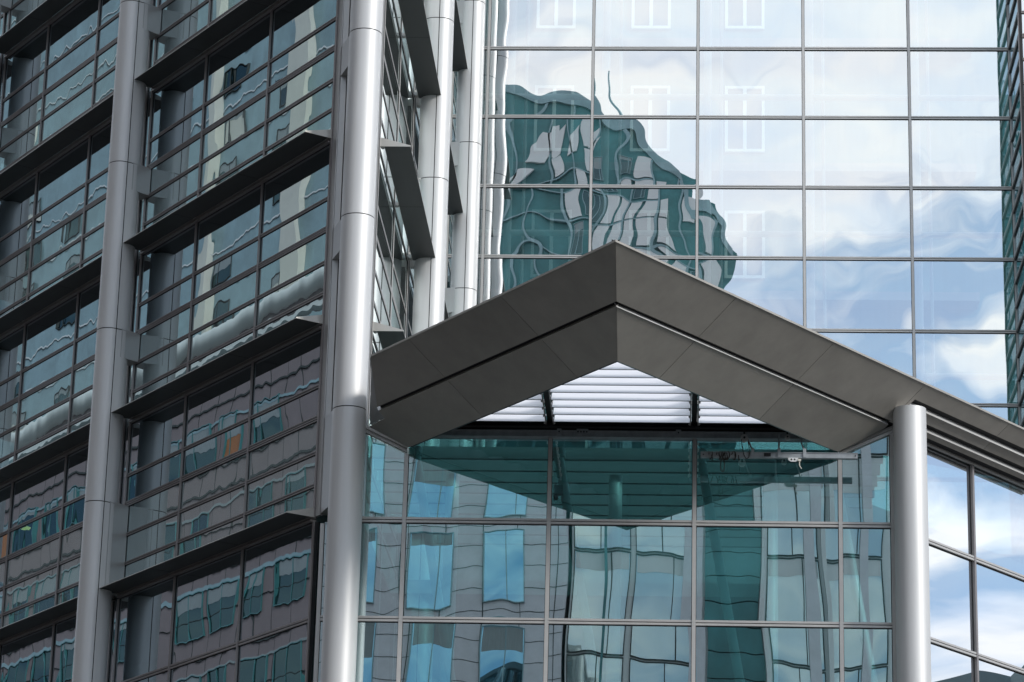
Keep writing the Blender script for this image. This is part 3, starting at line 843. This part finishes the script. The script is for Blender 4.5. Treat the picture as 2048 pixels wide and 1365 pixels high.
# ================================================================== right wing
WG = Thing('office_wing', 'narrow dark glass wing with slanting bars at the right edge of the picture', 'building', (10.1, 81.8, 0))
FS = Fr((10.12, 81.75, 0), (0, 1, 0), (-1, 0, 0)); FF = Fr((10.12, 81.75, 0), (1, 0, 0), (0, -1, 0))
zz = 20.35 - 2.285
rows = []
k = 0
while zz < 47:
    rows.append(zz); zz += .7617 * (1 if k % 6 != 5 else 1); k += 1
for j in range(len(rows) - 1):
    n3 = 3 if j % 6 == 2 else 2
    pane(WG, FS, .05, 2.72, rows[j] + .04, rows[j + 1] - .04, M['g_f1'], 'window')
    bar_h(WG, FS, .05, 2.72, rows[j], n3, h=.03, gap=.018, dep=.05)
    pane(WG, FF, .06, 4.0, rows[j] + .04, rows[j + 1] - .04, M['g_w'], 'front_window') if j < 36 else None
    bar_h(WG, FF, .06, 4.0, rows[j], n3, h=.03, gap=.018, dep=.05, name='front_transom')
bar_v(WG, FS, .02, 0, 47, w=.06, dep=.04); bar_v(WG, FF, .33, 0, 47, w=.05, dep=.06, mat=M['framel'])
mb = MB(); mb.box(FF, (.6, 4), (-2.7, -.5), (0, 47)); WG.add(mb, 'core_wall', M['inner'])
mb = MB(); mb.box(FF, (0, 4), (-2.7, .05), (0, 17.9)); WG.add(mb, 'base_wall', M['clad'])

# ================================================================== the street behind the camera, seen in the reflections
def window_part(T, proto, fr, u, z, w, h, mats, name='window'):
    var = int(abs(u * 7.3 + z * 3.1)) % 4
    key = (round(w, 2), round(h, 2), mats[0].name, var)
    if key not in proto:
        mb = MB(); f0 = Fr((0, 0, 0), fr.u, fr.v)
        mb.box(f0, (-w / 2, w / 2), (-.05, .02), (0, h), 0)
        for a, b, c0, c1 in ((-w / 2, w / 2, -.05, 0), (-w / 2, w / 2, h, h + .05), (-w / 2 - .05, -w / 2, -.05, h + .05), (w / 2, w / 2 + .05, -.05, h + .05)):
            mb.box(f0, (a, b), (-.05, .10), (c0, c1), 1)
        mb.box(f0, (-.03 + .2 * w * (var % 2), .03 + .2 * w * (var % 2)), (.02, .07), (0, h), 1)
        if var: mb.box(f0, (-w / 2 + .04, w / 2 - .04), (.02, .035), (h * (1 - .17 * var), h - .03), 2)
        o = mb.obj(name, list(mats) + [M['blind'] if mats[0] is not M.get('g_env2') else M['white']]); COL.objects.unlink(o); proto[key] = o
    o = proto[key].copy(); COL.objects.link(o); o.parent = T.o
    o.matrix_parent_inverse = Matrix.Translation(-T.loc); o.location = fr.p(u, 0, z)
    return o
M['g_blue'] = glass('blue window glass', (0.02, 0.08, 0.09), (0.30, 0.56, 0.70), 0.7, [(0.02, (.3, .3, .3), True)])
# grey stone office (entrance glass, left)
SO = Thing('stone_office', 'grey stone office block with tall dark windows mirrored in the entrance glass', 'building', (-15, -20, 0))
FO = Fr((-30, -20, 0), (1, 0, 0), (0, 1, 0)); pr = {}
mb = MB(); mb.box(FO, (0, 24.4), (-16, -.02), (0, 50)); SO.add(mb, 'wall', M['stone'])
for k in range(6, 11):
    z = 26.05 + (k - 6) * 4.7
    for q in range(6):
        window_part(SO, pr, FO, 2.45 + q * 3.75, z, 2.15, 3.75, [M['g_blue'], M['tealwall']])
jm = MB()
for q in range(30):
    z = 20 + q * 1.15; jm.box(FO, (0, 24.4), (-.02, -.003), (z, z + .03))
for q in range(13): jm.box(FO, (.8 + q * 1.925, .84 + q * 1.925), (-.02, -.003), (18, 50))
SO.add(jm, 'stone_joints', M['joint'])
# bright glass tower (entrance glass, right)
GT = Thing('glass_tower', 'pale glass tower with dark vertical bars mirrored in the entrance glass', 'building', (3, -20, 0))
FG = Fr((-5.4, -20, 0), (1, 0, 0), (0, 1, 0)); pr = {}
mb = MB(); mb.box(FG, (0, 17), (-15, -.02), (0, 50)); GT.add(mb, 'wall', M['white'])
M['g_env2'] = glass('bright tower glass', (0.9, 0.96, 0.96), (0.85, 0.96, 0.95), 0.40, [(0.02, (.3, .3, .3), True)])
for k in range(5):
    for q in range(5):
        if q == 2: continue
        window_part(GT, pr, FG, 1.6 + q * 3.3, 22 + k * 5.4, 2.9, 5.2, [M['g_env2'], M['joint']])
mb = MB()
for q in range(22): mb.box(FG, (6.7, 9.6), (0, .25), (20 + q * 1.3, 20 + q * 1.3 + 1.24))
GT.add(mb, 'louvre_bay', M['tealdark'])
for x, w, mt in ((6.3, .5, 'stone'), (9.8, .3, 'white'), (12.5, .6, 'stone'), (13.3, .25, 'white'), (15.2, .5, 'stone'), (1.9, .15, 'tealdark')):
    mb = MB(); mb.box(FG, (x - w / 2, x + w / 2), (0, .5), (0, 50)); GT.add(mb, 'pilaster', M[mt])
# far teal tower (upper curtain wall)
TT = Thing('antenna_tower', 'teal tower with white frames and roof antennas mirrored in the upper curtain wall', 'building', (-4, -60, 0))
FT = Fr((-16, -60, 0), (1, 0, 0), (0, 1, 0)); pr = {}
def zr(z): return z
prof = [(-6, 0), (20.7, 0), (20.7, 84), (19.2, 88.0), (17.5, 88.0), (17.3, 91.0), (14.5, 93.0), (12.0, 95.5), (8.8, 97), (2.0, 98.5), (-6, 98.5)]
mb = MB(); mb.prism([FT.p(a, -.05, b) for a, b in prof], (0, -14, 0)); TT.add(mb, 'wall', M['tealdark'])
for x, z0, z1, r in ((9.0, 96, 99.6, .35), (11.1, 94, 100.6, .30)):
    mb = MB(); mb.cyl(FT.p(x, -2, z0), FT.p(x, -2, z1), r, r * .3, 10); TT.add(mb, 'antenna', M['tealwall'])
def roofz(x):
    for (a, za), (b, zb) in zip(prof[::-1][:-1], prof[::-1][1:]):
        if a <= x <= b: return za + (zb - za) * (x - a) / max(b - a, .01)
    return 84
mb = MB()
for q in range(26):        # stone parapet band that follows the roofline
    x = -5.5 + q; a, b = roofz(x), roofz(x + 1)
    mb.hexa([FT.p(x, -.04, a - 1.1), FT.p(x + 1, -.04, b - 1.1), FT.p(x + 1, .3, b - 1.1), FT.p(x, .3, a - 1.1), FT.p(x, -.04, a), FT.p(x + 1, -.04, b), FT.p(x + 1, .3, b), FT.p(x, .3, a)])
TT.add(mb, 'parapet', M['tealwall'])
for q in range(9):
    x = -.5 + q * 2.44; mb = MB(); mb.box(FT, (x - .09, x + .09), (-.04, .30), (30, roofz(x) - 1.2)); TT.add(mb, 'mullion', M['tealwall'])
for k in range(12):
    z = 55.7 + k * 3.05; mb = MB(); mb.box(FT, (-3, 20 if z < 84 else 14), (-.04, .28), (z, z + .14)); TT.add(mb, 'floor_band', M['tealwall'])
rnd = random.Random(3)
for k in range(13):
    z = 56 + k * 3.05
    for q in range(17):
        x = .2 + q * 1.22
        if z + 2.6 > roofz(x) - 1.2: continue
        u = rnd.random()
        if x < 6.5 and u < (.8 if z < 88 else .35): continue          # dark recessed corner of the tower
        if u < .6:
            w = .95; mb = MB(); mb.box(FT, (x - w / 2, x + w / 2), (-.04, .25), (z, z + 2.75)); TT.add(mb, 'wall_panel', M['white'])
        elif u < .8:
            window_part(TT, pr, FT, x, z + .3, .85, 2.2, [M['g_env'], M['tealwall']])
for x, z, w, h, sl in ((2.6, 91.5, 1.3, 3.4, 1.2), (4.6, 92.2, 1.0, 3.0, 1.0), (6.2, 91.4, 1.2, 2.8, .8), (1.2, 88.4, 1.0, 2.6, .9), (8.6, 92.4, .8, 2.2, .2)):
    mb = MB(); mb.prism([FT.p(x, .3, z), FT.p(x + w, .3, z + .3), FT.p(x + w + sl, .3, z + h), FT.p(x + sl, .3, z + h - .5)], (0, -.3, 0)); TT.add(mb, 'wall_panel', M['white'])
# pink stone block with round cornice opposite the angled face
PB = Thing('pink_building', 'pink stone block with rounded white cornice mirrored in the left facade', 'building', tuple(F1.p(90, 40, 0)))
FP = Fr(F1.p(60, 40, 0), F1.u, -F1.v); pr = {}
mb = MB(); mb.box(FP, (0, 75), (-18, -.02), (0, 52.0)); PB.add(mb, 'wall', M['pink'])
mb = MB(); mb.cyl(FP.p(8, .3, 52.3), FP.p(75, .3, 52.3), .55, .55, 24); PB.add(mb, 'cornice_tube', M['white'], smooth=True)
for z, h, mt in ((50.3, .35, 'tealwall'), (50.95, .3, 'white'), (49.6, .2, 'joint'), (48.0, .12, 'joint'), (43.2, .14, 'joint'), (38.6, .14, 'joint'), (34.0, .14, 'joint'), (44.6, .08, 'joint'), (29.5, .14, 'joint')):
    mb = MB(); mb.box(FP, (0, 75), (-.01, .35 if h > .2 else .06), (z, z + h)); PB.add(mb, 'band', M[mt])
for z, h, mt in ((46.9, .3, 'tealwall'), (42.3, .3, 'blind'), (37.7, .5, 'tealwall'), (33.1, .3, 'blind'), (28.5, .4, 'tealwall'), (40.9, .06, 'joint'), (36.3, .06, 'joint'), (31.6, .06, 'joint')):
    mb = MB(); mb.box(FP, (0, 75), (-.01, .05), (z, z + h * .5)); PB.add(mb, 'band', M[mt])
for k in range(5):
    for q in range(19):
        if (q * 7 + k * 3) % 11 == 0: continue
        window_part(PB, pr, FP, 3 + q * 3.8, 26.2 + k * 4.6 + (.2 if k == 4 else 0), 2.9 if (q + k) % 3 else 1.9, 2.3, [M['orange'] if (k == 4 and q % 4 == 1) else M['g_env'], M['tealdark']])
jm = MB()
for q in range(38): jm.box(FP, (1 + q * 1.9, 1.04 + q * 1.9), (-.02, -.004), (20, 49.5))
PB.add(jm, 'stone_joints', M['joint'])
# pinkish tower set back behind it
PT = Thing('rose_tower', 'rose stone tower rising behind the pink block in the left facade reflection', 'building', tuple(F1.p(80, 62, 0)))
FQ = Fr(F1.p(60, 58, 0), F1.u, -F1.v); pr = {}
mb = MB(); mb.box(FQ, (10, 37), (-15, -.02), (0, 110)); PT.add(mb, 'wall', M['pink'])
for k in range(10):
    mb = MB(); mb.box(FQ, (10, 37), (-.01, .12), (58 + k * 4.6, 58.5 + k * 4.6)); PT.add(mb, 'band', M['tealwall'] if k % 2 else M['joint'])
    for q in range(6): window_part(PT, pr, FQ, 12.5 + q * 4.5, 60 + k * 4.6, 1.8, 2.4, [M['g_env'], M['joint']])
# teal block with cream pilasters
TB = Thing('teal_block', 'long teal glass block with cream frames mirrored in the left facade', 'building', tuple(F1.p(140, 60, 0)))
FB = Fr(F1.p(97.5, 58, 0), F1.u, -F1.v); pr = {}
mb = MB(); mb.box(FB, (0, 90), (-15, -.02), (0, 120)); TB.add(mb, 'wall', M['tealwall'])
for k in range(18):
    mb = MB(); mb.box(FB, (0, 90), (-.01, .06), (50 + k * 3.6 + (.5 if k % 3 else 0), 50.11 + k * 3.6 + (.5 if k % 3 else 0))); TB.add(mb, 'band', M['white'])
for x, w in ((2, 1.2), (10.5, 2.2), (24, .8), (39, 1.8), (58, 1.2), (74, 2)):
    mb = MB(); mb.box(FB, (x, x + w), (-.01, .5), (0, 120)); TB.add(mb, 'pilaster', M['cream'])
for k in range(10):
    for q in range(9):
        if (k * 5 + q * 3) % 4 == 0: continue
        window_part(TB, pr, FB, 5 + q * 8.6, 51 + k * 3.6 * 1.0, 2.8, 1.9, [M['g_env'] if (k + q) % 5 else M['cream'], M['joint']])

# unseen dark block added only to shade the left faces of columns and canopy
DS = Thing('shade_block', 'unseen dark brown block added on the left to shade columns and canopy', 'building', (-52, 30, 0))
FD = Fr((-50, -20, 0), (0, 1, 0), (1, 0, 0)); pr = {}
M['brown'] = paint('shade block brown', (0.10, 0.085, 0.08), 0.8, 0, 0.15, 1.0)
mb = MB(); mb.box(FD, (0, 92), (-14, -.02), (0, 85)); DS.add(mb, 'wall', M['brown'])
for k in range(10):
    for q in range(9):
        window_part(DS, pr, FD, 5 + q * 10, 6 + k * 8, 3.2, 3.2, [M['g_env'], M['joint']])
